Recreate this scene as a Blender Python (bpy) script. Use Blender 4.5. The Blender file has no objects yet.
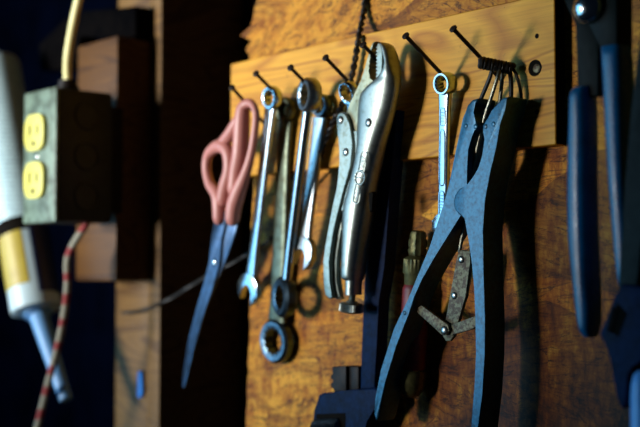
import bpy, bmesh, math, random
from mathutils import Vector, Matrix
random.seed(7)
SC = bpy.context.scene
COL = SC.collection
PI = math.pi

# ------------------------------------------------------------------ camera model
# world: the wall board face is the plane y = 0, its outward normal is -y, metres
FPX = 1200.0
ALPHA = math.radians(40.9)
PITCH = math.radians(2.7)
CAM = Vector((0.0, -0.571, 1.45))
FH = Vector((-math.cos(ALPHA), math.sin(ALPHA), 0))
RT = Vector((FH.y, -FH.x, 0))
UPZ = Vector((0, 0, 1))
FW = FH * math.cos(PITCH) + UPZ * math.sin(PITCH)
UP = -FH * math.sin(PITCH) + UPZ * math.cos(PITCH)

def at(p, n=0.0):
    """a photo measurement (px, py) of a point that stands n mm in front of the nailed rail"""
    ray = FW * FPX + RT * (p[0] - 320) - UP * (p[1] - 213.5)
    y = -0.010 - n * 0.001
    return CAM + ray * ((y - CAM.y) / ray.y)

def proj(v):
    d = v - CAM
    z = d.dot(FW)
    return (320 + FPX * d.dot(RT) / z, 213.5 - FPX * d.dot(UP) / z)

def scales(v):
    """px per mm along x and along the wall normal, at v"""
    p0 = proj(v); p1 = proj(v + Vector((.001, 0, 0))); p2 = proj(v + Vector((0, .001, 0)))
    return abs(p1[0] - p0[0]), abs(p2[0] - p0[0])

# ------------------------------------------------------------------ materials
def nodes(name):
    m = bpy.data.materials.new(name); m.use_nodes = True
    nt = m.node_tree
    return m, nt, nt.nodes['Principled BSDF']

def ramp(nt, fac, stops):
    r = nt.nodes.new('ShaderNodeValToRGB')
    while len(r.color_ramp.elements) < len(stops): r.color_ramp.elements.new(.5)
    for e, (p, c) in zip(r.color_ramp.elements, stops):
        e.position = p; e.color = (*c, 1) if len(c) == 3 else c
    nt.links.new(fac, r.inputs[0])
    return r.outputs[0]

def noise(nt, scale, detail=4, rough=.6, vec=None, dist=0):
    n = nt.nodes.new('ShaderNodeTexNoise')
    n.inputs['Scale'].default_value = scale; n.inputs['Detail'].default_value = detail
    n.inputs['Roughness'].default_value = rough; n.inputs['Distortion'].default_value = dist
    if vec is None:
        vec = nt.nodes.new('ShaderNodeTexCoord').outputs['Object']
    nt.links.new(vec, n.inputs['Vector'])
    return n.outputs['Fac']

def mapping(nt, scale=(1, 1, 1), rot=(0, 0, 0), vec=None, loc=(0, 0, 0)):
    mp = nt.nodes.new('ShaderNodeMapping')
    mp.inputs['Scale'].default_value = scale; mp.inputs['Rotation'].default_value = rot
    mp.inputs['Location'].default_value = loc
    if vec is None: vec = nt.nodes.new('ShaderNodeTexCoord').outputs['Object']
    nt.links.new(vec, mp.inputs['Vector'])
    return mp.outputs[0]

def mix(nt, fac, a, b, mode='MIX'):
    x = nt.nodes.new('ShaderNodeMix'); x.data_type = 'RGBA'; x.blend_type = mode
    def put(s, v):
        if isinstance(v, (int, float)): s.default_value = v
        elif isinstance(v, tuple): s.default_value = (*v, 1)
        else: nt.links.new(v, s)
    put(x.inputs[0], fac); put(x.inputs[6], a); put(x.inputs[7], b)
    return x.outputs[2]

def bump(nt, b, h, strength=.3, dist=.001):
    bn = nt.nodes.new('ShaderNodeBump')
    bn.inputs['Strength'].default_value = strength; bn.inputs['Distance'].default_value = dist
    nt.links.new(h, bn.inputs['Height']); nt.links.new(bn.outputs[0], b.inputs['Normal'])

def worn(name, c1, c2, metal=0.0, rough=.4, scale=300, lo=.4, hi=.7, bmp=.05, rvar=.1, spec=.5):
    """a surface of colour c1 with patches of c2 (grime, rust, wear)"""
    m, nt, b = nodes(name)
    f = noise(nt, scale, 6, .65)
    nt.links.new(ramp(nt, f, [(lo, c1), (hi, c2)]), b.inputs['Base Color'])
    b.inputs['Metallic'].default_value = metal
    mr = nt.nodes.new('ShaderNodeMapRange')
    mr.inputs['To Min'].default_value = max(.05, rough - rvar); mr.inputs['To Max'].default_value = rough + rvar
    nt.links.new(noise(nt, scale * 2, 3), mr.inputs['Value']); nt.links.new(mr.outputs[0], b.inputs['Roughness'])
    b.inputs['Specular IOR Level'].default_value = spec
    if bmp: bump(nt, b, f, bmp, .0006)
    return m

def osb_material():
    m, nt, b = nodes('oriented_strand_board')
    co = nt.nodes.new('ShaderNodeTexCoord').outputs['Object']
    warp = nt.nodes.new('ShaderNodeTexNoise'); warp.inputs['Scale'].default_value = 16; warp.inputs['Detail'].default_value = 4
    nt.links.new(co, warp.inputs['Vector'])
    add = nt.nodes.new('ShaderNodeVectorMath'); add.operation = 'MULTIPLY_ADD'
    add.inputs[1].default_value = (.014, .014, .014)
    nt.links.new(warp.outputs['Color'], add.inputs[0]); nt.links.new(co, add.inputs[2])
    col = None; hh = None
    for k, (rot, sx, sz, cols) in enumerate([
        (.30, 8, 24, [(0, (.50, 0.209, .012)), (.3, (.74, 0.313, .018)), (.7, (.92, 0.470, .045)), (1, (.38, 0.148, .012))]),
        (1.25, 7.5, 26, [(0, (.62, 0.244, .012)), (.5, (.90, 0.435, .035)), (1, (.42, 0.165, .014))]),
        (-.75, 9, 28, [(0, (.80, 0.374, .025)), (.5, (.54, 0.226, .014)), (1, (.95, 0.522, .06))])]):
        v = mapping(nt, (sx, 1, sz), (0, rot, 0), add.outputs[0], (k * 3.7, 0, k * 1.3))
        vo = nt.nodes.new('ShaderNodeTexVoronoi'); vo.inputs['Scale'].default_value = 1.0
        nt.links.new(v, vo.inputs['Vector'])
        sep = nt.nodes.new('ShaderNodeSeparateColor'); nt.links.new(vo.outputs['Color'], sep.inputs[0])
        gr = nt.nodes.new('ShaderNodeVectorMath'); gr.operation = 'MULTIPLY_ADD'
        gr.inputs[1].default_value = (9, 9, 9)
        nt.links.new(vo.outputs['Color'], gr.inputs[0]); nt.links.new(v, gr.inputs[2])
        fib = noise(nt, 1.0, 9, .74, mapping(nt, (3.0, 1, 9), (0, 0, 0), gr.outputs[0]), .35)
        base = ramp(nt, sep.outputs[0], cols)
        base = mix(nt, 1, base, ramp(nt, sep.outputs[2], [(0, (.42, .36, .30)), (.45, (.85, .82, .78)), (1, (1, 1, 1))]), 'MULTIPLY')
        crk = ramp(nt, noise(nt, 1.0, 5, .6, mapping(nt, (2.0, 1, 5.5), (0, 0, 0), gr.outputs[0]), 1.2), [(.478, (1, 1, 1)), (.497, (.10, .06, .03)), (.503, (.10, .06, .03)), (.522, (1, 1, 1))])
        base = mix(nt, .85, base, crk, 'MULTIPLY')
        fibc = ramp(nt, fib, [(.34, (.15, .08, .03)), (.44, (.72, .58, .38)), (.56, (1, 1, 1))])
        c = mix(nt, .85, base, fibc, 'MULTIPLY')
        ed = nt.nodes.new('ShaderNodeTexVoronoi'); ed.feature = 'DISTANCE_TO_EDGE'
        nt.links.new(v, ed.inputs['Vector'])
        c = mix(nt, .45, c, ramp(nt, ed.outputs['Distance'], [(0, (.10, .06, .03)), (.022, (1, 1, 1))]), 'MULTIPLY')
        if col is None: col, hh = c, fib
        else:
            sel = ramp(nt, sep.outputs[1], [(.60, (0, 0, 0)), (.61, (1, 1, 1))])
            col = mix(nt, sel, col, c); hh = mix(nt, sel, hh, fib)
    # grime plus the dimmer light at lower right, coloured in together, ragged rim
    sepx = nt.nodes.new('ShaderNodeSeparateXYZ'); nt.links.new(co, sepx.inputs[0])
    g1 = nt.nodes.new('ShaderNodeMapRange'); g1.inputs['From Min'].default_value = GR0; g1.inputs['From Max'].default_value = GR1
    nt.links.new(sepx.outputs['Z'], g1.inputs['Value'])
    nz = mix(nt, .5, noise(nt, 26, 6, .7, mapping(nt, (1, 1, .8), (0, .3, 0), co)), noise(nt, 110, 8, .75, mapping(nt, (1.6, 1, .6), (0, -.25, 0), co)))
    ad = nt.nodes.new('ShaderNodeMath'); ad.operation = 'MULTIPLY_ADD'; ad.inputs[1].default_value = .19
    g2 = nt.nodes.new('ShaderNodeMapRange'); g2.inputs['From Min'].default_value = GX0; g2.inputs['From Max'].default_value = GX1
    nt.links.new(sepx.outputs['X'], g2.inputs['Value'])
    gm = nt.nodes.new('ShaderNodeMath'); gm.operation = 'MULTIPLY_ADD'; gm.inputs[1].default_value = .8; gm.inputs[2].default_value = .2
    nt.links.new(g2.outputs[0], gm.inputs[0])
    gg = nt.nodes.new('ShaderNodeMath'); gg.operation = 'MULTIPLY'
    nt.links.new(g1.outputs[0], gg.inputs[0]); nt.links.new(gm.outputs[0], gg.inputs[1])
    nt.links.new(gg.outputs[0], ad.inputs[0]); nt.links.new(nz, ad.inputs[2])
    dirt_and_dimming = ramp(nt, ad.outputs[0], [(.52, (1, 1, 1)), (.59, (.60, .42, .24)), (.66, (.32, .18, .07)), (.76, (.035, .016, .006))])  # grime and dimming share this ramp
    col = mix(nt, 1.0, col, dirt_and_dimming, 'MULTIPLY')
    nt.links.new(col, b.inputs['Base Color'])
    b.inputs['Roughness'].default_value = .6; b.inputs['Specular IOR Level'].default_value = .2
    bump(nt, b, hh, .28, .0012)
    return m

def wood(name, cols, scale=1.0, rings=26, dark=.8, rot=0.0):
    """planed timber, grain along local x (rot turns it)"""
    m, nt, b = nodes(name)
    v = mapping(nt, (1.2 * scale, 3 * scale, 10 * scale), (0, rot, 0))
    n1 = nt.nodes.new('ShaderNodeTexNoise'); n1.inputs['Scale'].default_value = 2.2; n1.inputs['Detail'].default_value = 2
    n1.inputs['Distortion'].default_value = .6
    nt.links.new(v, n1.inputs['Vector'])
    mu = nt.nodes.new('ShaderNodeMath'); mu.operation = 'MULTIPLY'; mu.inputs[1].default_value = rings
    nt.links.new(n1.outputs['Fac'], mu.inputs[0])
    fr = nt.nodes.new('ShaderNodeMath'); fr.operation = 'PINGPONG'; fr.inputs[1].default_value = 1
    nt.links.new(mu.outputs[0], fr.inputs[0])
    c = ramp(nt, fr.outputs[0], [(0, cols[0]), (.6, cols[1]), (1, cols[2])])
    fib = ramp(nt, noise(nt, 30 * scale, 6, .7, mapping(nt, (.5, 4, 14), (0, rot, 0))), [(.3, (.7, .66, .6)), (.6, (1, 1, 1))])
    c = mix(nt, dark, c, fib, 'MULTIPLY')
    sp = ramp(nt, noise(nt, 140, 4, .7), [(.66, (1, 1, 1)), (.74, (.35, .27, .2))])
    c = mix(nt, .7, c, sp, 'MULTIPLY')
    nt.links.new(c, b.inputs['Base Color'])
    b.inputs['Roughness'].default_value = .55; b.inputs['Specular IOR Level'].default_value = .3
    bump(nt, b, fib, .12, .0006)
    return m

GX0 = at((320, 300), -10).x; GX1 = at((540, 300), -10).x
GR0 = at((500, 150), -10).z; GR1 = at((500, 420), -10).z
M = {}
M['osb'] = osb_material()
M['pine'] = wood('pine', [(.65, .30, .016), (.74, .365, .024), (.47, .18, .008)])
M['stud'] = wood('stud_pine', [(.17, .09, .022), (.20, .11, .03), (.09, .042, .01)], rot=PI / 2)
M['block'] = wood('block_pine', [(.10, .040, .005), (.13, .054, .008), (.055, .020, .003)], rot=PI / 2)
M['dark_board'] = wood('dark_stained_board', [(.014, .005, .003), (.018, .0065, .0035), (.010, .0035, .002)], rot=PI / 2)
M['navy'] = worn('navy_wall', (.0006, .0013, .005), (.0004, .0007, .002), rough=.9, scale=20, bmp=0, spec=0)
M['flat_black'] = worn('flat_black', (.002, .002, .0025), (.004, .0035, .0035), rough=.9, scale=60, spec=0)
M['nail'] = worn('nail_iron', (.020, .018, .018), (.06, .035, .02), .7, .5, 500)
M['chrome'] = worn('chrome', (.46, .56, .63), (.27, .32, .36), 1, .22, 260, .5, .8, .02, .07)
M['chrome_worn'] = worn('worn_chrome', (.36, .43, .48), (.16, .15, .12), 1, .33, 200, .45, .75)
M['rust_steel'] = worn('rust_spotted_steel', (.34, .42, .47), (.13, .045, .015), .8, .36, 130, .56, .66)
M['green_steel'] = worn('greenish_steel', (.10, .125, .09), (.04, .04, .022), .8, .42, 160)
M['dull_steel'] = worn('dull_steel', (.10, .16, .215), (.045, .06, .07), 1, .36, 220)
M['nickel'] = worn('nickel', (.27, .31, .29), (.14, .15, .11), .85, .40, 320, .5, .78, .05, .06)
M['nickel_flat'] = worn('flat_nickel', (.22, .27, .25), (.12, .13, .09), .85, .42, 260, .48, .72)
M['cream'] = worn('grimy_cream_metal', (.38, .37, .24), (.15, .12, .05), .55, .42, 240, .48, .70)
M['teeth'] = worn('blackened_teeth', (.10, .10, .09), (.03, .03, .03), .8, .4, 400)
M['plier'] = worn('blue_grey_paint', (.014, .102, .175), (.006, .040, .072), .38, .36, 380, .42, .68, .10)
M['rust_link'] = worn('rusty_olive_link', (.17, .16, .085), (.06, .033, .013), .3, .55, 420, .43, .56, .3)
M['rivet'] = worn('rivet_steel', (.36, .38, .36), (.2, .2, .17), 1, .32, 300)
M['spring'] = worn('spring_wire', (.20, .20, .15), (.08, .07, .05), .8, .4, 300)
M['black_wire'] = worn('black_wire', (.006, .0055, .005), (.014, .011, .008), .1, .55, 300)
M['blue_iron'] = worn('dark_blue_iron', (.002, .014, .058), (.002, .006, .02), 0, .5, 180, spec=.06)
M['dark_iron'] = worn('dark_iron', (.007, .007, .008), (.022, .014, .010), .1, .5, 240, spec=.15)
M['pink'] = worn('pink_plastic', (.56, .225, .19), (.48, .18, .15), 0, .42, 30, bmp=0)
M['blade'] = worn('scissor_steel', (.055, .095, .165), (.03, .045, .07), .85, .38, 150)
M['red'] = worn('red_paint', (.22, .012, .010), (.08, .008, .006), 0, .45, 150)
M['brass'] = worn('tarnished_brass', (.13, .12, .04), (.045, .038, .012), .6, .5, 260, bmp=.3)
M['grip_blue'] = worn('blue_vinyl_grip', (.001, .105, .24), (.001, .055, .13), 0, .28, 60, bmp=.02, spec=.5)
M['snip_steel'] = worn('dark_green_steel', (.004, .009, .007), (.002, .004, .003), 0, .55, 120, spec=.12)
M['bolt'] = worn('bright_bolt', (.72, .76, .78), (.5, .5, .5), 1, .18, 200, bmp=0)
M['blue_plastic'] = worn('light_blue_plastic', (.20, .46, .90), (.15, .36, .75), 0, .35, 60, bmp=0)
M['glint_blue'] = worn('blue_highlight', (.02, .20, .75), (.015, .15, .6), 0, .25, 60, bmp=0)
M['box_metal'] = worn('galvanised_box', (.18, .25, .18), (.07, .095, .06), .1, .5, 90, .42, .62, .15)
M['box_dark'] = worn('dark_box_side', (.020, .026, .02), (.010, .012, .009), .1, .6, 90)  # far darker version of the box metal, for body and knockouts
M['ivory'] = worn('yellow_ivory_plastic', (.74, .68, .13), (.56, .50, .09), 0, .4, 60, bmp=0)
M['slot'] = worn('slot_black', (.005, .004, .003), (.008, .006, .004), 0, .8, 100, bmp=0, spec=.05)
M['cable'] = worn('yellow_cable', (.86, .80, .36), (.74, .66, .28), 0, .45, 60, bmp=0)
M['white_plastic'] = worn('white_plastic', (.58, .76, .82), (.50, .68, .76), 0, .35, 50, bmp=0)
M['nozzle'] = worn('pale_blue_nozzle', (.17, .40, .74), (.13, .33, .64), 0, .4, 40, bmp=0)
M['label_yellow'] = worn('yellow_label', (.50, .40, .06), (.42, .32, .05), 0, .4, 60, bmp=0)
M['label_navy'] = worn('navy_label', (.012, .03, .12), (.01, .02, .08), 0, .35, 60, bmp=0)

def printed_label():
    m, nt, b = nodes('finely_printed_label')
    w = nt.nodes.new('ShaderNodeTexWave'); w.bands_direction = 'Z'; w.inputs['Scale'].default_value = 75
    w.inputs['Distortion'].default_value = 0
    nt.links.new(nt.nodes.new('ShaderNodeTexCoord').outputs['Object'], w.inputs['Vector'])
    brk = noise(nt, 420, 2, .5)
    f = nt.nodes.new('ShaderNodeMath'); f.operation = 'MULTIPLY'
    nt.links.new(w.outputs['Fac'], f.inputs[0]); nt.links.new(brk, f.inputs[1])
    nt.links.new(ramp(nt, f.outputs[0], [(.40, (.52, .74, .80)), (.55, (.20, .34, .42))]), b.inputs['Base Color'])
    b.inputs['Roughness'].default_value = .35
    return m
M['label_print'] = printed_label()

def rope_material():
    m, nt, b = nodes('red_flecked_cord')
    w = nt.nodes.new('ShaderNodeTexWave'); w.bands_direction = 'Z'; w.inputs['Scale'].default_value = 16
    w.inputs['Distortion'].default_value = 2.0; w.inputs['Detail Scale'].default_value = 3
    nt.links.new(nt.nodes.new('ShaderNodeTexCoord').outputs['Object'], w.inputs['Vector'])
    nt.links.new(ramp(nt, w.outputs['Fac'], [(.62, (.26, .25, .19)), (.74, (.26, .03, .03))]), b.inputs['Base Color'])
    b.inputs['Roughness'].default_value = .8
    bump(nt, b, noise(nt, 700, 3), .4, .0008)
    return m
M['rope'] = rope_material()

# ------------------------------------------------------------------ mesh helpers
def obj(name, bm, mat, parent=None, smooth=True, ang=38):
    bmesh.ops.recalc_face_normals(bm, faces=bm.faces)
    if smooth:
        for f in bm.faces: f.smooth = True
        lim = math.radians(ang)
        for e in bm.edges:
            if len(e.link_faces) == 2 and e.calc_face_angle(0) > lim: e.smooth = False
    me = bpy.data.meshes.new(name)
    off = None
    if parent is not None:
        r = parent
        while r.parent: r = r.parent
        off = r.location
    if off is not None: bmesh.ops.translate(bm, verts=bm.verts, vec=-off)
    bm.to_mesh(me); bm.free()
    me.materials.append(M[mat] if isinstance(mat, str) else mat)
    o = bpy.data.objects.new(name, me); COL.objects.link(o)
    if parent is not None: o.parent = parent
    return o

def single(name, bm, mat, label, cat, group=None, origin=None, **k):
    """a thing that is one mesh; its origin is put on the thing itself"""
    if origin is None:
        c = Vector((0, 0, 0))
        for v in bm.verts: c += v.co
        origin = c / max(1, len(bm.verts))
    bmesh.ops.translate(bm, verts=bm.verts, vec=-origin)
    o = obj(name, bm, mat, **k); o.location = origin
    tag(o, label, cat, group)
    return o

def tag(o, label, cat, group=None):
    o['label'] = label; o['category'] = cat
    if group: o['group'] = group

def thing(name, label, cat, loc, group=None):
    o = bpy.data.objects.new(name, None); COL.objects.link(o)
    o.location = loc; o.empty_display_size = .02
    tag(o, label, cat, group)
    return o

def smooth_poly(pts, sub=3, closed=True):
    out = []; n = len(pts)
    rng = range(n) if closed else range(n - 1)
    for i in rng:
        if closed: p0, p1, p2, p3 = (pts[(i + k - 1) % n] for k in range(4))
        else:
            p1, p2 = pts[i], pts[i + 1]
            p0 = pts[i - 1] if i else p1; p3 = pts[i + 2] if i + 2 < n else p2
        for s in range(sub):
            t = s / sub
            out.append(tuple(.5 * (2 * b + (c - a) * t + (2 * a - 5 * b + 4 * c - d) * t * t + (-a + 3 * b - 3 * c + d) * t ** 3)
                             for a, b, c, d in zip(p0, p1, p2, p3)))
    if not closed: out.append(tuple(pts[-1]))
    return out

def plate_pts(bm, front, back, bevel=.0006, seg=2):
    """solid between two matching outlines of 3D points"""
    a = [bm.verts.new(p) for p in front]; b = [bm.verts.new(p) for p in back]
    n = len(a)
    f1 = bm.faces.new(a); f2 = bm.faces.new(list(reversed(b)))
    for i in range(n):
        j = (i + 1) % n
        bm.faces.new((a[j], a[i], b[i], b[j]))
    if bevel:
        es = list(f1.edges) + list(f2.edges)
        bmesh.ops.bevel(bm, geom=es, offset=bevel, segments=seg, affect='EDGES', profile=.5, clamp_overlap=True)

def plate(px, n, t, bevel=.0006, sub=0, seg=2, bm=None):
    """outline measured on the photo, standing n mm off the rail (a number, or a function of py), t mm thick"""
    bm = bm or bmesh.new()
    if sub: px = smooth_poly(px, sub)
    fn = n if callable(n) else (lambda y: n)
    fr = [at(p, fn(p[1])) for p in px]
    plate_pts(bm, fr, [p + Vector((0, t * .001, 0)) for p in fr], bevel, seg)
    return bm

def loft(bm, secs, caps=True):
    rings = [[bm.verts.new(p) for p in s] for s in secs]
    n = len(rings[0])
    for a, b in zip(rings, rings[1:]):
        for i in range(n):
            j = (i + 1) % n
            bm.faces.new((a[i], a[j], b[j], b[i]))
    if caps:
        bm.faces.new(list(reversed(rings[0]))); bm.faces.new(rings[-1])
    return rings

def superellipse(c, a, b, p, ux, uy, N=36):
    out = []
    for i in range(N):
        t = 2 * PI * i / N
        ct, st = math.cos(t), math.sin(t)
        x = math.copysign(abs(ct) ** (2 / p), ct) * a; y = math.copysign(abs(st) ** (2 / p), st) * b
        out.append(c + ux * x + uy * y)
    return out

def loft_px(rows, n, p=2.5, N=36, sub=3, bm=None):
    """rows (py, left px, right px, half depth mm): body whose outline shows those edges"""
    bm = bm or bmesh.new()
    rows = smooth_poly(rows, sub, closed=False)
    fn = n if callable(n) else (lambda y: n)
    q = p / (p - 1)
    secs = []
    for y, xl, xr, b in rows:
        c = at(((xl + xr) / 2, y), fn(y))
        cx, cy = scales(c)
        hw = (xr - xl) / 2
        while (b * cy) > hw * .96: b *= .95
        a = (max(hw ** q - (b * cy) ** q, .001) ** (1 / q)) / cx
        secs.append(superellipse(c, a * .001, b * .001, p, Vector((1, 0, 0)), Vector((0, 1, 0)), N))
    loft(bm, secs)
    return bm

def frames(pts):
    T = []
    for i in range(len(pts)):
        a = pts[max(i - 1, 0)]; b = pts[min(i + 1, len(pts) - 1)]
        T.append((b - a).normalized())
    u = T[0].orthogonal().normalized(); out = []
    for t in T:
        u = (u - t * u.dot(t)).normalized()
        out.append((u, t.cross(u)))
    return out

def tube(pts, r, N=10, bm=None, closed=False, sub=4, round_end=True):
    """r metres, a number or one per point"""
    bm = bm or bmesh.new()
    rr = r if isinstance(r, (list, tuple)) else [r] * len(pts)
    P = [(p[0], p[1], p[2], q) for p, q in zip(pts, rr)]
    if sub: P = smooth_poly(P, sub, closed=closed)
    V = [Vector(p[:3]) for p in P]
    if closed:
        V.append(V[0].copy()); P.append(P[0])
    fr = frames(V)
    secs = [[v + (u * math.cos(2 * PI * k / N) + w * math.sin(2 * PI * k / N)) * p[3] for k in range(N)]
            for v, p, (u, w) in zip(V, P, fr)]
    if not closed and round_end:
        def cap(v, s, d):
            return [[v + (q - v) * f + d * g for q in s] for f, g in ((.75, .6), (.35, .9))]
        d0 = (V[0] - V[1]).normalized() * P[0][3]; d1 = (V[-1] - V[-2]).normalized() * P[-1][3]
        secs = list(reversed(cap(V[0], secs[0], d0))) + secs + cap(V[-1], secs[-1], d1)
    loft(bm, secs)
    return bm

def lathe(p0, axis, prof, N=32, bm=None, ridge=0.0, u=None):
    """prof (distance along axis, radius[, ridged]) in metres"""
    bm = bm or bmesh.new()
    axis = axis.normalized()
    u = u or axis.orthogonal().normalized(); w = axis.cross(u)
    secs = []
    for pr in prof:
        h, r = pr[0], max(pr[1], 1e-5)
        rd = ridge if len(pr) > 2 and pr[2] else 0
        secs.append([p0 + axis * h + (u * math.cos(2 * PI * k / N) + w * math.sin(2 * PI * k / N)) * (r - (rd if k % 2 else 0)) for k in range(N)])
    loft(bm, secs)
    return bm

def box(x0, x1, y0, y1, z0, z1, bevel=.001, bm=None):
    bm = bm or bmesh.new()
    fr = [Vector((x0, y0, z0)), Vector((x1, y0, z0)), Vector((x1, y0, z1)), Vector((x0, y0, z1))]
    plate_pts(bm, fr, [v + Vector((0, y1 - y0, 0)) for v in fr], 0)
    if bevel: bmesh.ops.bevel(bm, geom=list(bm.edges), offset=bevel, segments=2, affect='EDGES', profile=.5)
    return bm

def dome(c, r, h, N=20, bm=None, axis=Vector((0, -1, 0))):
    return lathe(c, axis, [(0, r), (h * .35, r * .97), (h * .7, r * .75), (h * .92, r * .4), (h, 0.0)], N, bm)

# ------------------------------------------------------------------ the setting
def structure(name, bm, mat, **k):
    o = obj(name, bm, mat, **k); o['kind'] = 'structure'; return o

xl = at((250, 300), -10).x                   # left edge of the strand board
rail_l = at((230.5, 100), 0).x; rail_r = at((555, 70), 0).x
zt_l, zt_r = at((231, 64), 0).z, at((515, 0.5), 0).z
zb_l, zb_r = at((329, 168), 0).z, at((553, 145), 0).z
print('rail z top', zt_l, zt_r, 'bottom', zb_l, zb_r, 'x', rail_l, rail_r, 'osb', xl)
zb0 = at((250, 300), -10).z; zt0 = at((258, 5), -10).z; xt = at((258, 5), -10).x
# strand board panel with a splintered left edge
bm = bmesh.new()
edge = []
zz = CAM.z - .6
while zz < CAM.z + .8:
    edge.append((xl + (xt - xl) * (zz - zb0) / (zt0 - zb0) + random.uniform(-.0012, .0012), zz)); zz += .006
zc = at((250, 45), -10).z
edge = [(x - (.024 * math.exp(-((z - zc) / .022) ** 2) * random.uniform(.15, 1.15) if abs(z - zc) < .05 else 0), z) for x, z in edge]
fr = [Vector((x, 0, z)) for x, z in edge] + [Vector((.45, 0, CAM.z + .8)), Vector((.45, 0, CAM.z - .6))]
plate_pts(bm, fr, [v + Vector((0, .012, 0)) for v in fr], 0)
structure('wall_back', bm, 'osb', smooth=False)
# recess behind, left of the panel
x_post_r = at((160, 200), -10).x
x_post_l = at((111, 350), -10).x
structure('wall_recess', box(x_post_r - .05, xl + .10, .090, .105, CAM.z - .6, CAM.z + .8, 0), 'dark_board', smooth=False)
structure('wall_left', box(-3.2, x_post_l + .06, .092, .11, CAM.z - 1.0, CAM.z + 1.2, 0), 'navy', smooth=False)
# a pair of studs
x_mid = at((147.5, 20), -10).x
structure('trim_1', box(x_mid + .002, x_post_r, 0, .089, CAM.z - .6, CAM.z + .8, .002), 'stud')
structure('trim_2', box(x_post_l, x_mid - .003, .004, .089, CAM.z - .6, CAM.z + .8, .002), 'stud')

# the nailed rail
rail = thing('mounting_rail', 'long golden pine board full of nails, fixed across the strand board wall', 'board', Vector(((rail_l + rail_r) / 2, -.005, (zt_l + zb_l) / 2)))
fr = [Vector((rail_l, -.010, zt_l)), Vector((rail_r, -.010, zt_r)), Vector((rail_r, -.010, zb_r)), Vector((rail_l, -.010, zb_l))]
bm = bmesh.new(); plate_pts(bm, fr, [v + Vector((0, .0098, 0)) for v in fr], 0)
bmesh.ops.bevel(bm, geom=list(bm.edges), offset=.0006, segments=1, affect='EDGES')
brd = obj('board', bm, 'pine', rail)
brd.data.materials.append(M['flat_black'])            # end face blackened to stand for its shade
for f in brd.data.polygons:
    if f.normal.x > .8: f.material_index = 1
def ring_bm(c, axis, ro, ri, t, N=32, bm=None):
    return lathe(c, axis, [(0, ri), (0, ro), (t, ro), (t, ri), (0, ri)], N, bm)
hc = at((535, 68), 0)
bm = lathe(hc + Vector((0, .0004, 0)), Vector((0, -1, 0)), [(0, .0001), (0, .0052), (.0005, .0050), (.0005, .0001)], 24)
h = obj('bolt_hole', bm, 'slot', rail)
bm = dome(hc + Vector((.0012, .0001, -.0004)), .0027, .0008)
s = obj('screw', bm, 'rust_link', h); s['label'] = 'rusty screw head down in the hole'
for p in ((537, 36), (537, 112)):
    bm = lathe(at(p, 0) + Vector((0, .0004, 0)), Vector((0, -1, 0)), [(0, .0001), (0, .0018), (.0005, .0015), (.0005, .0001)], 14)
    obj('nail_hole', bm, 'slot', rail)

# ------------------------------------------------------------------ nails
def nail(head, n, base, label):
    a, b = at(base, 0), at(head, n)
    d = (b - a).normalized()
    L = (b - a).length
    p0 = a - d * .004
    L += .004
    bm = lathe(p0, d, [(0, .0013), (L - .0015, .0013), (L - .0012, .0025), (L - .0003, .0025), (L, .0020)], 16)
    return single('nail', bm, 'nail', label, 'nail', 'nails driven into the pine board', origin=a)
nail((231.5, 87), 42, (264, 123), 'dark nail that carries the pink handled scissors')
nail((255.5, 73), 42, (289, 107), 'dark nail holding the first wrench to the right of the scissors')
nail((290, 67), 42, (326, 104), 'dark nail over the pair of wrenches with a rusty open-ended one')
nail((325, 57), 42, (364, 98), 'dark nail through the small ring beside the locking pliers jaws')
nail((362.5, 44), 31, (394, 78), 'short looking nail clamped in the locking pliers jaws')
nail((405, 35), 42.6, (451, 84), 'long dark nail over the bright small combination wrench')
nail((452.5, 28), 44, (501.5, 80), 'long dark nail holding the big blue-grey pliers by a spring')

# ------------------------------------------------------------------ wrenches
def basis(A, B, yaw=0.0):
    """local frame of a hanging tool: z from B up to A, y into the wall"""
    z = (A - B).normalized()
    y = Vector((0, 1, 0)); y = (y - z * y.dot(z)).normalized()
    x = y.cross(z)
    if yaw:
        R = Matrix.Rotation(yaw, 3, z); x = R @ x; y = R @ y
    return x, y, z

def ring_head(c, x, y, z, ro, ri, t, bm=None, N=48, tilt=0.0):
    """box end: bored disc with a twelve-point hole and rounded rims"""
    bm = bm or bmesh.new()
    if tilt:
        R = Matrix.Rotation(tilt, 3, x); y = R @ y; z = R @ z
    prof = [(ri, -.42), (ri + (ro - ri) * .25, -.5), (ro - (ro - ri) * .3, -.5), (ro, -.28), (ro, .28), (ro - (ro - ri) * .3, .5), (ri + (ro - ri) * .25, .5), (ri, .42)]
    rings = []
    for r, h in prof:
        inner = abs(r - ri) < 1e-9
        rings.append([bm.verts.new(c + (x * math.cos(2 * PI * k / N) + z * math.sin(2 * PI * k / N)) * (r * (1 + (.07 * math.cos(12 * 2 * PI * k / N) if inner else 0))) + y * h * t) for k in range(N)])
    m = len(rings)
    for i in range(m):
        a, b = rings[i], rings[(i + 1) % m]
        for k in range(N):
            j = (k + 1) % N
            bm.faces.new((a[k], a[j], b[j], b[k]))
    return bm

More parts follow.
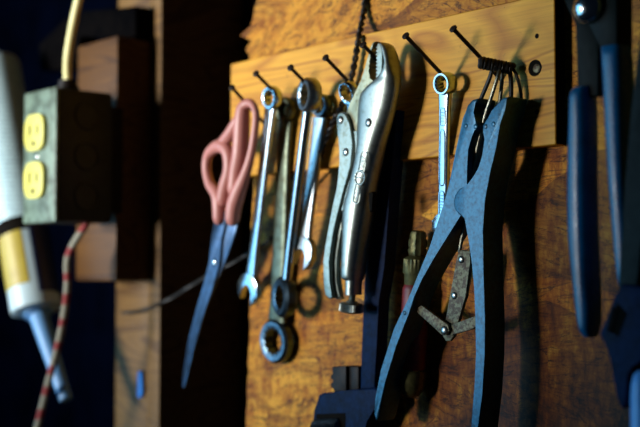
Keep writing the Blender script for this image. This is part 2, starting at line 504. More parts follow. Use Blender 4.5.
def open_head(c, x, y, z, R, w, t, ang=math.radians(15), bm=None):
    """open jaw: disc with a parallel slot, slot axis turned ang from straight down"""
    bm = bm or bmesh.new()
    th = math.asin(w / R)
    pts = []
    for k in range(29):                      # outer arc, from the slot's one lip round to the other
        a = th + (2 * PI - 2 * th) * k / 28
        rr = R * (1.0 + .10 * math.cos(a)) if math.cos(a) > 0 else R
        pts.append((rr * math.sin(a), rr * math.cos(a)))
    for k in range(9):
        a = PI * k / 8
        pts.append((-w * math.cos(a), .15 * R - w * .9 * math.sin(a)))
    ca, sa = math.cos(ang), math.sin(ang)
    P = []
    for s, d in pts:                         # d along the slot (down), s across
        s2, d2 = s * ca - d * sa, s * sa + d * ca
        P.append(c + x * s2 - z * d2)
    plate_pts(bm, [p - y * t / 2 for p in P], [p + y * t / 2 for p in P], t * .18)
    return bm

def shaft(A, B, x, y, w0, w1, t, p=3.2, bm=None, N=28, K=14, bow=0.0, y2=0.0):
    bm = bm or bmesh.new()
    secs = []
    for k in range(K + 1):
        s = k / K
        c = A.lerp(B, s) + y * (bow * math.sin(PI * s))
        w = w0 + (w1 - w0) * s
        w *= 1 + .22 * (abs(2 * s - 1) ** 6)
        secs.append(superellipse(c, w / 2, t / 2, p, x, y, N))
    loft(bm, secs)
    return bm

def rail_loop(c, x, y, z, w, h, r, bm=None):
    pts = []
    for k in range(24):
        a = 2 * PI * k / 24
        ca, sa = math.cos(a), math.sin(a)
        pts.append(c + x * (math.copysign(abs(ca) ** .5, ca) * w) + z * (math.copysign(abs(sa) ** .25, sa) * h))
    return tube(pts, r, 6, bm, closed=True, sub=0)

# bright wrench beside the scissors
A, B = at((272, 98), 19), at((250, 288.5), 5)
x, y, z = basis(A, B)
w = thing('combination_wrench', 'slim shiny combination wrench hanging just right of the pink scissors', 'wrench', A, 'wrenches hanging on the nails')
obj('ring_end', ring_head(A, x, y, z, .0088, .0052, .0075), 'chrome', w)
obj('shaft', shaft(A - z * .0075, B + z * .009, x, y, .0100, .0100, .0045), 'chrome', w)
obj('open_end', open_head(B, x, y, z, .0122, .0062, .0058, math.radians(8)), 'chrome', w)

# greenish box wrench low behind
A, B = at((286, 110), 5), at((276.5, 341), -4)
x, y, z = basis(A, B)
w = thing('box_wrench', 'dull greenish box wrench ending in the lowest and largest ring', 'wrench', A, 'wrenches hanging on the nails')
obj('ring_end', ring_head(A, x, y, z, .0095, .0055, .007), 'green_steel', w)
obj('ring_end', ring_head(B, x, y, z, .0165, .0098, .0090), 'dull_steel', w)
obj('shaft', shaft(A - z * .0085, B + z * .015, x, y, .0130, .0165, .0050), 'green_steel', w)

# polished double ring wrench in front of it
A, B = at((309.5, 95), 22), at((284.5, 297), 7)
x, y, z = basis(A, B, math.radians(-16))
w = thing('box_wrench', 'polished ring wrench with a bright streak, its lower ring in front of the greenish wrench', 'wrench', A, 'wrenches hanging on the nails')
obj('ring_end', ring_head(A, x, y, z, .0122, .0072, .0100), 'chrome_worn', w)
obj('ring_end', ring_head(B, x, y, z, .0150, .0082, .0100), 'dull_steel', w)
obj('shaft', shaft(A - z * .011, B + z * .0135, x, y, .0078, .0086, .0070, 2.3), 'chrome', w)

# rust-spotted open wrench behind that one
A, B = at((322, 106), 5), at((303.5, 252), 6)
x, y, z = basis(A, B)
w = thing('open_end_wrench', 'open-ended wrench with brown rust spots, hanging behind the polished ring wrench', 'wrench', A, 'wrenches hanging on the nails')
obj('ring_end', ring_head(A, x, y, z, .0085, .0050, .007), 'dull_steel', w)  # ring coloured dark for the shade of the ring before it
obj('shaft', shaft(A - z * .0085, B + z * .008, x, y, .0118, .0105, .0045), 'rust_steel', w)
obj('open_end', open_head(B, x, y, z, .0120, .0056, .0055, math.radians(10)), 'rust_steel', w)

# little ring wrench by the locking pliers
A, B = at((349, 92.5), 18), at((354, 150), 2)
x, y, z = basis(A, B)
w = thing('ring_wrench', 'little wrench of which only the ring shows, left of the locking pliers jaws', 'wrench', A, 'wrenches hanging on the nails')
obj('ring_end', ring_head(A, x, y, z, .0082, .0056, .0060), 'chrome', w)
obj('shaft', shaft(A - z * .0070, B, x, y, .0060, .0060, .0035), 'chrome', w)

# bright small combination wrench
A, B = at((445.3, 83.5), 9), at((443.5, 226), -5)
x, y, z = basis(A, B)
w = thing('combination_wrench', 'bright small combination wrench hanging left of the big blue-grey pliers', 'wrench', A, 'wrenches hanging on the nails')
obj('ring_end', ring_head(A, x, y, z, .0072, .0049, .0086), 'chrome', w)
sh = obj('shaft', shaft(A - z * .0060, B + z * .006, x, y, .0080, .0072, .0040, 4.5), 'chrome', w)
L = (A - B).length
for s0, s1 in ((.17, .29), (.32, .71), (.75, .92)):
    c = A.lerp(B, (s0 + s1) / 2) - y * .0020
    obj('recessed_panel', rail_loop(c, x, y, z, .0022, L * (s1 - s0) / 2, .00045), 'chrome', sh)
for s0, s1, cnt in ((.19, .27, 4), (.77, .90, 6)):
    bm = bmesh.new()
    for k in range(cnt):
        c = A.lerp(B, s0 + (s1 - s0) * (k + .5) / cnt) - y * .0020
        tube([c - x * .0010, c + x * .0010], .00032, 6, bm, sub=0)
    obj('raised_marking', bm, 'chrome', sh)
obj('open_end', open_head(B, x, y, z, .0085, .0036, .0045, math.radians(15)), 'chrome', w)

# ------------------------------------------------------------------ scissors
sc = thing('scissors', 'pair of scissors with pink plastic handles hanging from a nail', 'scissors', at((246, 100), 24))
def sn(y): return 26 - (y - 100) * .03
def trk(px, rad, close=False, dn=0):
    return tube([at(p, sn(p[1]) + dn) for p in px], [r * .001 for r in rad], 14, sub=4, closed=close)
bl = obj('blade', plate([(222, 208), (213.5, 222), (211.5, 238), (209.5, 262), (204, 283), (197, 306), (189, 338), (183, 370), (182, 387), (184.5, 388), (188, 372), (194, 347), (203, 315), (212, 289), (219, 265), (221, 240), (227, 214)], lambda y: sn(y) + 1, 1.8, .0004), 'blade', sc)
obj('pivot_screw', dome(at((214.5, 262.5), sn(262) + 1), .0028, .0012), 'bolt', bl)
obj('blade', plate([(226, 212), (236, 214), (237, 226), (231, 245), (224, 264), (215, 285), (206, 306), (196, 338), (188, 366), (184, 384), (186, 366), (195, 330), (205, 300), (213, 272), (219, 240)], lambda y: sn(y) - 1, 1.8, .0004), 'blade', sc)
h1 = trk([(219, 219), (219, 206), (217, 194), (210, 184), (206.5, 169), (208, 156), (214, 148.5), (222, 146), (228.5, 153), (229.5, 170), (225.5, 186), (222.5, 200)], [4.8, 5.2, 5.0, 4.0, 3.6, 3.8, 4.6, 5.4, 5.2, 5.0, 5.4, 5.2], dn=2)
tube([at(p, sn(p[1]) + 1) for p in ((213, 150), (223, 143), (231, 133), (238, 120))], [.0036, .0048, .0050, .0042], 14, h1)
obj('handle', h1, 'pink', sc)
h2 = trk([(232.5, 219), (234, 206), (238.5, 192), (245.5, 174), (251, 155), (254.5, 134), (256, 114), (252, 104), (246.5, 104), (243, 110), (241.8, 124), (241, 140), (239.5, 156), (236.5, 172), (234.5, 190)], [5.6, 6.0, 5.6, 4.0, 3.1, 2.8, 2.7, 3.0, 4.0, 5.4, 6.2, 6.2, 6.0, 5.8, 5.6], dn=0)
obj('handle', h2, 'pink', sc)

# ------------------------------------------------------------------ locking pliers
vg = thing('locking_pliers', 'nickel plated locking pliers clamped on a nail in the middle of the board', 'pliers', at((372, 60), 18))
rows = [(43, 380, 389, 5), (46, 380, 394, 5.5), (55, 382.5, 398, 6), (63, 384, 400.3, 6.5), (72, 381, 401.5, 7), (78, 376, 401.5, 7), (84, 368, 401, 7.5), (91, 361, 400, 7.5),
        (99, 358.5, 398.5, 7.5), (111, 357.5, 396, 7.5), (125, 357, 392.5, 7.8), (144, 356.5, 387, 8), (164, 353.2, 382.5, 8.2), (180, 349.5, 379.2, 8.6), (193, 346.5, 377, 9),
        (208, 342.8, 374.6, 9.2), (235, 342, 371, 9.2), (260, 341.3, 367.3, 8.8), (272, 341, 365.6, 8.4), (278, 341.6, 364.4, 7.8), (280.5, 344.8, 362.8, 6.2), (282, 345.2, 362.2, 5.8), (295, 345.4, 361.6, 5.8)]
VN = 18
body = obj('fixed_handle', loft_px(rows, VN, 2.7, 44), 'nickel', vg)
bm = bmesh.new()
teeth = [(381.5, 46), (382, 58), (381.5, 72), (379.5, 77.5), (377, 78)]
yy = 76
while yy > 47:
    teeth += [(375.4, yy), (378, yy - 1.8)]; yy -= 3.6
teeth += [(376.8, 45), (378.5, 43)]
obj('jaw_insert', plate(teeth, VN + 5.2, 9, .0002, seg=1), 'nickel_flat', vg)
obj('lower_jaw', plate([(373, 42), (375.5, 41.3), (373, 46), (371, 48), (371.8, 51), (370, 53), (370.6, 56), (369.4, 58), (370, 61), (368.8, 63), (369.4, 66), (368.4, 68), (369, 71), (368.6, 74), (369.2, 79), (376, 82), (368, 100), (362, 112), (360, 131), (351, 131), (347, 125), (346.5, 112), (350, 103), (353, 97), (357, 89), (361.5, 79), (365.5, 68), (368, 56), (370, 47)], VN + 5, 9, .0006), 'cream', vg)
lev = [(336, 118), (337.5, 113.8), (341, 111.8), (345, 113.5), (347.5, 118), (349, 124), (351, 135), (352, 145), (352, 155), (350, 165), (346.5, 178), (342.5, 192), (339, 206), (336, 218), (332.8, 232), (329.8, 246), (328.6, 262), (328.6, 282), (330, 291), (333, 298),
       (329, 299), (324.8, 295), (323, 283), (323.3, 262), (324.8, 244), (329, 226), (333, 205), (336.5, 190), (338.5, 175), (339.5, 160), (339.3, 149), (338, 135)]
lever = obj('lever_handle', plate(lev, VN + 8, 3.2, .0009, seg=3), 'nickel_flat', vg)
bm = plate([(339, 210), (342.5, 211), (341.5, 230), (337.6, 244), (335.6, 258), (335.2, 280), (337, 290), (341, 297), (336, 299.5), (332, 295), (330.8, 284), (331.2, 262), (333, 245), (336.5, 230)], VN + 4, 3, .0009, seg=3)
obj('release_lever', bm, 'nickel_flat', vg)
obj('lever_handle', plate([(p[0] + 9, p[1] + 1) for p in lev], VN - 5, 3, .0009), 'nickel_flat', vg)
for p in ((340.7, 120), (346, 152)):
    obj('rivet', dome(at(p, VN + 7.9), .0028, .0013), 'rivet', lever)
obj('rivet', dome(at((369, 122.7), VN + 7.3), .0030, .0016), 'rivet', body)
# raised maker's emblem on the shank: two tapered text panels either side of a wheel
ec0, ec1 = at((364.5, 152), VN + 8.4), at((355.5, 203), VN + 9.4)
ex, ey, ez = basis(ec0, ec1)
EL = (ec0 - ec1).length
def epanel(s0, s1, w):
    c = ec0.lerp(ec1, (s0 + s1) / 2)
    return rail_loop(c, ex, ey, ez, w, EL * (s1 - s0) / 2, .0003)
em = obj('emblem', epanel(0, .40, .0030), 'nickel', body)
obj('emblem_panel', epanel(.62, 1.0, .0030), 'nickel', body)
wc = ec0.lerp(ec1, .5)
bm = ring_head(wc, ex, ey, ez, .0052, .0044, .0012)
tube([wc - ex * .0048 - ez * .001, wc + ex * .0048 + ez * .001], .0004, 6, bm, sub=0)
obj('emblem_wheel', bm, 'nickel', body)
def text_bm(txt, c, ux, uz, size):
    cu = bpy.data.curves.new('t', 'FONT'); cu.body = txt; cu.size = size; cu.extrude = .00012; cu.align_x = 'CENTER'; cu.align_y = 'CENTER'; cu.resolution_u = 2
    o = bpy.data.objects.new('t', cu); COL.objects.link(o)
    bpy.context.view_layer.update()
    me = bpy.data.meshes.new_from_object(o.evaluated_get(bpy.context.evaluated_depsgraph_get()))
    bpy.data.objects.remove(o); bpy.data.curves.remove(cu)
    bm = bmesh.new(); bm.from_mesh(me); bpy.data.meshes.remove(me)
    un = ux.cross(uz)
    for v in bm.verts: v.co = c + ux * v.co.x + uz * v.co.y + un * v.co.z
    return bm
for s, t in ((.20, 'VISE'), (.81, 'GRIP')):
    obj('emblem_lettering', text_bm(t, ec0.lerp(ec1, s) - ey * .0002, ez, -ex, .0046), 'nickel', body, smooth=False)
# adjusting slot, screw and knob
obj('slot', plate([(368.3, 193), (371.5, 191.5), (373.2, 194), (372, 198), (372, 210), (369.3, 212), (368.6, 199)], VN + 5.5, 4, .0003), 'slot', body)
ka = at((351, 313), VN); kb = at((352.6, 292), VN)
ax = (kb - ka).normalized()
obj('adjusting_screw', lathe(ka, ax, [(.004, .0024)] + [(.006 + .0004 * i, .0024 if i % 2 else .0020) for i in range(18)], 20), 'nickel_flat', vg)
obj('knurled_knob', lathe(ka, ax, [(0, .0055), (.0004, .0070), (.0012, .0082, 1), (.0058, .0082, 1), (.0066, .0070), (.0072, .0040), (.0082, .0034)], 72, ridge=.0006), 'nickel', vg)

# ------------------------------------------------------------------ big blue-grey pliers
pl = thing('spring_pliers', 'big blue-grey pliers with riveted linkage and wide open handles', 'pliers', at((482, 130), 25))
def pn(y): return 20 + max(0, y - 210) * .015
left = [(472, 99.5), (478, 98), (477, 103), (473, 106), (471.5, 113), (475, 119), (478.3, 125.5), (476, 131), (470, 136), (468, 150), (467, 168), (465, 185), (470, 195), (469, 208), (458, 216), (449, 234), (434, 258), (421.5, 280), (414, 297), (408.5, 314), (396, 346), (385, 382), (378.5, 416), (376, 421.5), (373.3, 414), (375.5, 398), (381, 370), (394, 329), (408, 299.5), (430, 246), (446, 203.5), (450, 180), (456, 150), (463, 118), (467, 105)]
lo = obj('handle', plate(left, lambda y: pn(y) - 1.2, 17, .0014, seg=3), 'plier', pl)
right = [(482, 126), (486, 119), (492.5, 112.5), (496, 104), (502, 98), (508, 96.3), (508, 99), (504, 108), (500, 124), (496, 148), (490.5, 170), (484.8, 200), (482.7, 231), (483.3, 270), (484.2, 300), (484.8, 322), (484.5, 354), (482, 395), (477.5, 440), (469, 440), (474.5, 385), (476, 354), (475.5, 322), (474.3, 290), (472, 264), (469, 243), (466, 217),
         (461, 216.5), (457, 213), (454, 208.5), (453, 202), (454.5, 195), (458.5, 189), (464, 187), (469, 185), (474, 178.5), (478, 169), (482, 157), (485, 147), (486, 139), (484.5, 131)]
ro = obj('handle', plate(right, pn, 18, .0016, seg=3), 'plier', pl)
for p in ((466, 126), (475.5, 126.5)):
    obj('rivet', dome(at(p, pn(126) - 1.3), .0016, .0005), 'plier', lo)
for p in ((485.5, 126.5), (493.5, 124)):
    obj('rivet', dome(at(p, pn(126) - .1), .0016, .0005), 'plier', ro)
obj('rivet', dome(at((405, 313), pn(313) - 1.4), .0016, .0007), 'plier', lo)
# linkage
bar = obj('link_bar', plate([(459, 249.5), (470.5, 251), (470, 262), (466, 296), (459, 318), (454, 336), (450, 341), (445.5, 341), (442.5, 336), (446, 318), (450, 296), (456, 262)], 12, 2.6, .0005), 'rust_link', pl)
for p in ((461.5, 259.5), (454.5, 295.5)):
    obj('rivet', dome(at(p, 11.9), .0024, .0012), 'rivet', bar)
la = obj('link_arm', plate([(417, 312.5), (416, 309), (421, 305), (448, 325), (449, 331), (446, 335.5), (441.5, 335)], 15.5, 2.4, .0005), 'rust_link', pl)
obj('rivet', dome(at((444.5, 330.3), 15.4), .0028, .0014), 'rivet', la)
obj('link_arm', plate([(446, 327.5), (452, 324), (462, 321), (470, 318), (479, 314), (479, 326), (470, 329.5), (462, 331), (452, 335.5), (447, 334.5)], 13.2, 2.4, .0005), 'rust_link', pl)
# return spring: coil over the nail with wires down into the jaws
c0, c1 = at((480, 62.5), 21), at((512, 69), 5)
axis = (c1 - c0); Lc = axis.length; axis.normalize()
u = axis.orthogonal().normalized(); v = axis.cross(u)
pts = []
turns = 9
for k in range(turns * 14 + 1):
    a = 2 * PI * k / 14
    pts.append(c0 + axis * (Lc * k / (turns * 14)) + (u * math.cos(a) + v * math.sin(a)) * .0022)
spr = obj('spring_coil', tube(pts, .0019, 7, sub=0), 'black_wire', pl)
def wire(px, r=.0011, mat='spring'):
    return obj('spring_wire', tube([at((a, b), n) for a, b, n in px], r, 9), mat, spr)
wire([(493, 67, 14), (489, 80, 14), (481.5, 98, 12), (479, 108, 10)], .0013, 'black_wire')
wire([(500, 70, 12), (498, 76, 15), (491, 98, 15), (484, 120, 14), (475, 160, 13), (466, 215, 11), (459.5, 252, 10)], .0012)
wire([(502, 68, 10), (502, 80, 11), (500, 100, 11), (498, 110, 10)], .0012)
wire([(509, 67, 6), (511, 80, 8), (511, 98, 9), (509, 110, 9)], .0014, 'black_wire')
wire([(511, 66, 5), (516, 74, 5), (520, 88, 4), (521.5, 102, 3), (519, 116, 2)], .0010, 'black_wire')

# ------------------------------------------------------------------ adjustable wrench hanging head down
mw = thing('monkey_wrench', 'dark blue iron adjustable wrench hanging head down behind the locking pliers', 'wrench', at((376, 200), 10))
obj('handle', plate([(379, 110), (397, 110), (391, 176), (384, 268), (377.6, 300), (376.3, 349), (374.5, 392), (360, 392), (361.8, 349), (364.8, 280), (370, 220)], 7, 10, .0012, seg=3), 'blue_iron', mw)
hd = obj('head', plate([(318, 395), (321, 393.3), (345, 390.5), (374, 387.5), (379, 390), (381, 402), (373, 411), (365, 420), (362, 432), (364, 450), (352, 458), (312, 456), (312, 424), (314, 411)], 13, 18, .0018, seg=3), 'blue_iron', mw)
jaw = [(334, 392), (334, 388), (330.5, 387.5), (330.5, 383.5), (333.5, 382.5), (333.5, 379.5), (330.5, 378.5), (330.5, 375), (333.5, 374), (333, 370), (331.5, 368.5), (333, 366.5), (346, 366), (346, 392)]
mj = obj('movable_jaw', plate(jaw, 9, 11, .0005), 'dark_iron', mw)
obj('jaw_rack', plate([(347, 392), (347, 366), (358.5, 366.5), (358.5, 392)], 6.5, 9, .0008), 'dark_iron', mj)
obj('worm_window', plate([(316, 414), (345.5, 413), (345.5, 450), (315.5, 450)], 13.15, 1, .0002), 'slot', hd)
ww = at((318, 430), 10); we = at((344, 429), 10)
obj('knurled_worm', lathe(ww, we - ww, [(0, .007)] + [((we - ww).length * k / 26, .0088 if k % 2 else .0080, 1) for k in range(1, 26)] + [((we - ww).length, .007)], 60, ridge=.0006), 'dull_steel', mw)

# ------------------------------------------------------------------ red tool with brass cap
a0 = at((418.5, 231), 0); a1 = at((415.5, 300), 0)
ax = (a0 - a1).normalized()
rt = thing('torch_valve', 'red handled tool with a tarnished brass knob, half hidden behind the big pliers', 'tool', a1)
L = (a0 - a1).length
obj('body', lathe(a1 - ax * .048, ax, [(0, .0070), (.003, .0086), (.020, .0090), (.055, .0088), (.0585, .0075), (.060, .0060)], 30), 'red', rt)
obj('collar', lathe(a1, ax, [(.009, .0070), (.0100, .0078), (.0165, .0080), (.0175, .0090, 1), (.0265, .0090, 1), (.0275, .0076), (.0290, .0050)], 44, ridge=.0006), 'brass', rt)
obj('knob', lathe(a1, ax, [(.028, .0040), (.0295, .0056, 1), (.0325, .0062, 1), (.034, .0054), (.0355, .0062, 1), (.039, .0060, 1), (.0405, .0052), (.042, .0056, 1), (.0445, .0046), (.0455, .0030)], 20, ridge=.0009), 'brass', rt)
obj('end_cap', lathe(a1 - ax * .048, -ax, [(-.004, .0075), (-.002, .0094), (.004, .0092), (.010, .0080), (.0145, .0050), (.016, .001)], 30), 'brass', rt)

# ------------------------------------------------------------------ twisted black wire
path = [(366.5, -12, -8), (363.5, 14, -6), (358.5, 40, 3.5), (354, 66, 5), (349, 86, 5), (341, 107, 5), (334, 121, 5), (326, 142, 5), (320, 160, 3.5), (310, 184, -4), (298, 207, -5), (285, 224.5, -5), (268, 241, -5), (251, 252, -5), (232, 263, -6), (213, 273, -7), (195, 283, -8), (176, 295, -8), (158, 304, -8), (141, 310, -8), (122, 313, -8)]
P = [Vector(q) for q in smooth_poly([tuple(at((a, b), n)) for a, b, n in path], 14, closed=False)]
fr = frames(P)
bm = bmesh.new()
dist = 0; strands = [[], []]
for i, (p, (u, v)) in enumerate(zip(P, fr)):
    if i: dist += (p - P[i - 1]).length
    thick = .0013 if i < 95 else .0009
    for k in range(2):
        a = 2 * PI * dist / .011 + PI * k
        strands[k].append(p + (u * math.cos(a) + v * math.sin(a)) * thick)
for s in strands: tube(s, [.00125] * 100 + [.0009] * (len(s) - 100), 6, bm, sub=0)
single('twisted_wire', bm, 'black_wire', 'black twisted wire draped down across the board and over the dark recess', 'wire', origin=P[100])

# ------------------------------------------------------------------ right: snips with blue grips
sp = thing('metal_snips', 'large dark snips with blue vinyl grips and a bright pivot bolt at the top right', 'snips', at((590, 8), 45))
obj('blade', plate([(561, -4), (575, -4), (588, 12), (592, -20), (596, -70), (594, -110), (588, -70), (574, -30)], 44, 5, .0008), 'snip_steel', sp)
obj('blade', plate([(580, -4), (617, -4), (612, -30), (604, -70), (597, -112), (598, -70), (592, -30)], 50, 5, .0008), 'snip_steel', sp)
obj('lever', plate([(560, -8), (575, -8), (586, 14), (598, 40), (598, 96), (577, 98), (577, 24), (568, 8)], 44, 5, .0008), 'snip_steel', sp)
obj('lever', plate([(578, -8), (617, -8), (617, 60), (601, 62), (600.5, 44), (589, 24), (581, 8)], 50, 14, .0008), 'snip_steel', sp)
obj('pivot_bolt', lathe(at((590, 8), 50), Vector((0, -1, 0)), [(0, .0086), (.002, .0086), (.0045, .0076), (.0066, .0052), (.0076, .0024), (.0078, 0)], 32), 'bolt', sp)
obj('grip', loft_px([(87, 575, 594, 5), (90, 571.5, 596, 7), (98, 569, 597, 8), (130, 568, 598, 8), (170, 567.2, 598, 8), (210, 567, 598.5, 8), (245, 568.3, 599.5, 8), (280, 571.8, 601, 8), (312, 575.5, 602, 7.5), (330, 579, 600, 6.5), (337, 584, 597, 4)], 42, 3.0), 'grip_blue', sp)
obj('grip', loft_px([(47, 602, 627, 5), (50, 601, 632, 7.5), (80, 602.5, 634, 8), (130, 605, 635, 8), (180, 608, 637, 8), (230, 612, 639, 7.5), (270, 616, 640, 7), (288, 619, 638, 5)], 44, 3.4), 'grip_blue', sp)

cw = thing('adjustable_wrench', 'big near-black adjustable wrench hanging head down at the right edge', 'wrench', at((632, 200), 40))
obj('handle', plate([(643, 10), (668, 10), (655, 120), (645, 200), (638, 292), (617.5, 296), (621, 250), (625.5, 180), (630.5, 120), (637, 60)], 58, 8, .0012, seg=3), 'snip_steel', cw)
hd = obj('head', plate([(621, 284), (617, 297), (611, 307), (600, 331), (599.5, 336), (605, 344), (611, 352), (611.5, 375), (616, 398), (621, 409), (627, 405), (626, 390), (624.5, 374), (630, 364), (645, 362), (655, 340), (655, 305), (642, 286)], 60, 13, .0014, seg=3), 'blue_iron', cw)
obj('worm_window', plate([(617, 302), (627.5, 313), (618.5, 337.5), (608, 330)], 60.1, 1, .0002), 'slot', hd)
wa, wb = at((620, 308), 57), at((613.5, 332), 57)
obj('knurled_worm', lathe(wa, wb - wa, [((wb - wa).length * k / 20, .0042 if k % 2 else .0036) for k in range(21)], 24), 'dark_iron', cw)
ba, bb = at((645, 440), 62), at((644, 377), 62)
single('blue_tool', lathe(ba, bb - ba, [(0, .0068), (.020, .0066), (.026, .0062), (.031, .0050), (.033, .003), (.0335, 0)], 28), 'blue_plastic', 'light blue plastic tool end peeping in at the bottom right corner', 'tool')

# ------------------------------------------------------------------ left: timber block with the outlet box
xb = at((152, 160), -10).x
blk_f = -.036
zt, zb = at((150, 41), -10).z, at((150, 281), -10).z
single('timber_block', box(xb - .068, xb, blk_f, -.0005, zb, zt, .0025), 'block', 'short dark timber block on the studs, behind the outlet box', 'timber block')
# the box stands on the block's face
bz0, bz1 = None, None
fx1 = at((56.5, 150), 94)
W, D, H = .054, .052, .108
zc = at((56.5, 154), 94).z
ob = thing('outlet_box', 'grimy metal outlet box with two yellow receptacles', 'outlet box', Vector((fx1.x - W / 2, blk_f, zc)))
x1 = fx1.x; x0 = x1 - W
yf = -.010 - .094
print('box back', yf + D, 'block face', blk_f)
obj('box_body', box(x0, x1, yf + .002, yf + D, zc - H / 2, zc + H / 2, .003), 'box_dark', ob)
obj('mounting_bracket', box(x0 + .006, x1 - .010, yf + D - .001, blk_f, zc - H / 2 + .01, zc + H / 2 - .01, .001), 'dark_iron', ob)
cov = obj('cover_plate', box(x0 - .0005, x1 + .0005, yf - .0012, yf + .0025, zc - H / 2 - .0005, zc + H / 2 + .0005, .0016), 'box_metal', ob)
for dz in (.0195, -.0195):
    c = Vector(((x0 + x1) / 2 - .003, yf - .0012, zc + dz))
    pts = superellipse(c, .0165, .0150, 3.4, Vector((1, 0, 0)), Vector((0, 0, 1)), 40)
    bm = bmesh.new(); plate_pts(bm, [p + Vector((0, -.0035, 0)) for p in pts], [p + Vector((0, .001, 0)) for p in pts], .001, 3)
    r = obj('receptacle', bm, 'ivory', ob)
    bm = bmesh.new()
    for sx, hh in ((-.0062, .0045), (.0062, .0038)):
        box(c.x + sx - .0012, c.x + sx + .0012, yf - .0050, yf - .0045, c.z + .002 - hh, c.z + .002 + hh, 0, bm)
    obj('blade_slots', bm, 'slot', r)
    bm = lathe(Vector((c.x, yf - .0045, c.z - .0090)), Vector((0, -1, 0)), [(0, .0024), (.0005, .0024), (.0005, 0)], 14)
    obj('ground_hole', bm, 'slot', r)
obj('screw', dome(Vector(((x0 + x1) / 2 - .003, yf - .0012, zc)), .0030, .0014), 'rivet', cov)
ym = yf + D / 2 + .002
for dz in (.033, 0, -.033):
    bm = ring_head(Vector((x1 + .0002, ym, zc + dz)), Vector((0, 1, 0)), Vector((1, 0, 0)), Vector((0, 0, 1)), .0120, .0098, .0022)
    lathe(Vector((x1 - .001, ym, zc + dz)), Vector((1, 0, 0)), [(0, .0098), (.0014, .0096), (.0016, 0)], 28, bm)
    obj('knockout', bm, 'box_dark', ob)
obj('cable_clamp', lathe(Vector((x1 - .012, yf + .016, zc + H / 2)), Vector((0, 0, 1)), [(0, .0095), (.003, .0095), (.003, .0075), (.008, .0075), (.0085, .006)], 24), 'dark_iron', ob)
# pale yellow cable from above
ce = Vector((x1 - .012, yf + .016, zc + H / 2 + .0086))
pe = proj(ce)
nn = (-.010 - ce.y) * 1000
pts = [ce] + [at(p, nn) for p in ((67.5, 62), (70, 42), (74, 20), (79, -2), (86, -30))]
single('yellow_cable', tube(pts, .0036, 14), 'cable', 'pale yellow cable running down into the top of the outlet box', 'cable')
# red-flecked cord below
ce = Vector((x1 - .004, yf + .030, zc - H / 2 - .001))
pc = proj(ce); nn = (-.010 - ce.y) * 1000
pts = [ce] + [at(p, nn) for p in ((68.5, 255), (67.5, 285), (64.5, 312), (58, 345), (49, 380), (41, 412), (33, 445))]
single('braided_cord', tube(pts, .0030, 12), 'rope', 'red flecked braided cord hanging down from the outlet box', 'cord')

# ------------------------------------------------------------------ caulking tube
ta, tb = at((37, 312), 48), at((-5, 62), 48)
tx = (tb - ta); TL = tx.length; tx.normalize()
ct = thing('caulk_tube', 'white and navy caulking tube leaning nozzle down at the left edge', 'tube', ta)
def arc_shell(h0, h1, a0, a1, r, mat, name, par):
    """a printed band on the barrel between two heights and two angles"""
    view = (CAM - ta); view = (view - tx * view.dot(tx)).normalized(); side = tx.cross(view)   # angle 0 faces out of the room's corner
    bm = bmesh.new(); N = 24
    secs = []
    for h in (h0, h1):
        ring = []
        for k in range(N + 1):
            a = a0 + (a1 - a0) * k / N
            ring.append(ta + tx * h + (view * math.cos(a) + side * math.sin(a)) * r)
        for k in range(N, -1, -1):
            a = a0 + (a1 - a0) * k / N
            ring.append(ta + tx * h + (view * math.cos(a) + side * math.sin(a)) * (r - .0008))
        secs.append(ring)
    loft(bm, secs)
    return obj(name, bm, mat, par)
R = .0228
barrel = obj('barrel', lathe(ta, tx, [(0, R * .8), (.002, R), (TL - .004, R), (TL - .002, R * .98), (TL, R * .9)], 40), 'white_plastic', ct)
arc_shell(.085, TL - .006, -1.5, 1.5, R + .0005, 'label_print', 'printed_label', barrel)
arc_shell(.072, .085, -1.5, .20, R + .0005, 'slot', 'label_band', barrel)
arc_shell(.022, .072, -1.5, -.10, R + .0005, 'label_yellow', 'yellow_label', barrel)
arc_shell(.012, .092, .22, 1.6, R + .0005, 'label_navy', 'navy_label', barrel)
na = at((38, 312), 48); nb = at((66, 400), 48)
obj('nozzle', lathe(na, nb - na, [(-.004, .013), (.002, .0125), (.004, .0088), ((nb - na).length * .98, .0056), ((nb - na).length, .0050)], 26), 'nozzle', ct)

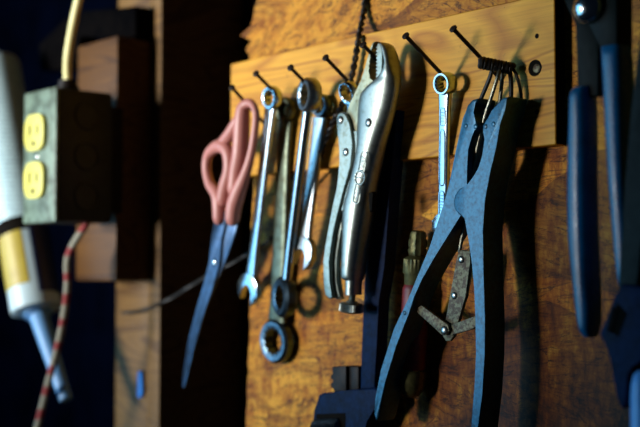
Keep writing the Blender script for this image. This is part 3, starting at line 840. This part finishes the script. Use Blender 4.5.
# ------------------------------------------------------------------ odds and ends
single('black_shape', plate([(38, 44), (48, 36), (66, 17), (84, 11), (135, 6), (135, 40), (112, 38), (80, 34), (74, 70), (40, 70)], 8, 17.8, .002), 'flat_black', 'black rounded shape above and behind the outlet box', 'board')  # flat black plate for an unidentified dark shape
single('blue_glint', plate([(137.5, 372), (141, 371), (142, 392), (140, 398), (137, 397)], -10.4, 3.6, .0005), 'glint_blue', 'small blue glint modelled as a strip low on the pair of studs', 'strip')  # bright blue strip stands for a reflected highlight

# ------------------------------------------------------------------ light
def aim(o, target):
    o.rotation_euler = (target - o.location).to_track_quat('-Z', 'Y').to_euler()
tgt = at((350, 60), 0)
KD = Vector((-.42, -.90, -.04)).normalized()
kl = bpy.data.lights.new('key_spot', 'SPOT'); kl.energy = 128; kl.shadow_soft_size = .15  # unseen key spot on the nail shadows' side, cone added for falloff
kl.spot_size = math.radians(47); kl.spot_blend = 1.0; kl.color = (1.0, .95, .88)
ko = bpy.data.objects.new('key_spot', kl); COL.objects.link(ko)
ko.location = tgt + KD * 1.4; aim(ko, at((125, 0), 0))
wl = bpy.data.lights.new('window_light', 'AREA'); wl.shape = 'RECTANGLE'; wl.size = 1.5; wl.size_y = 1.6
wl.energy = 25; wl.color = (.22, .63, 1.0)
wo = bpy.data.objects.new('window_light', wl); COL.objects.link(wo)
wo.location = tgt + Vector((-1.55, -1.55, -.10)); aim(wo, tgt + Vector((-.1, 0, -.05)))
SC.cycles.diffuse_bounces = 1
W_ = bpy.data.worlds.new('World'); SC.world = W_; W_.use_nodes = True
W_.node_tree.nodes['Background'].inputs[0].default_value = (.25, .5, 1, 1)
W_.node_tree.nodes['Background'].inputs[1].default_value = .006

# ------------------------------------------------------------------ camera
cd = bpy.data.cameras.new('camera'); cd.sensor_width = 36; cd.lens = 36 * FPX / 640
cd.clip_start = .02
co = bpy.data.objects.new('camera', cd); COL.objects.link(co)
co.matrix_world = Matrix.Translation(CAM) @ Matrix((RT, UP, -FW)).transposed().to_4x4()
cd.dof.use_dof = True; cd.dof.focus_distance = .735; cd.dof.aperture_fstop = 5.2
SC.camera = co
SC.view_settings.view_transform = 'Standard'; SC.view_settings.look = 'None'
SC.view_settings.exposure = 0.0; SC.view_settings.gamma = 1
SC.view_settings.use_curve_mapping = False
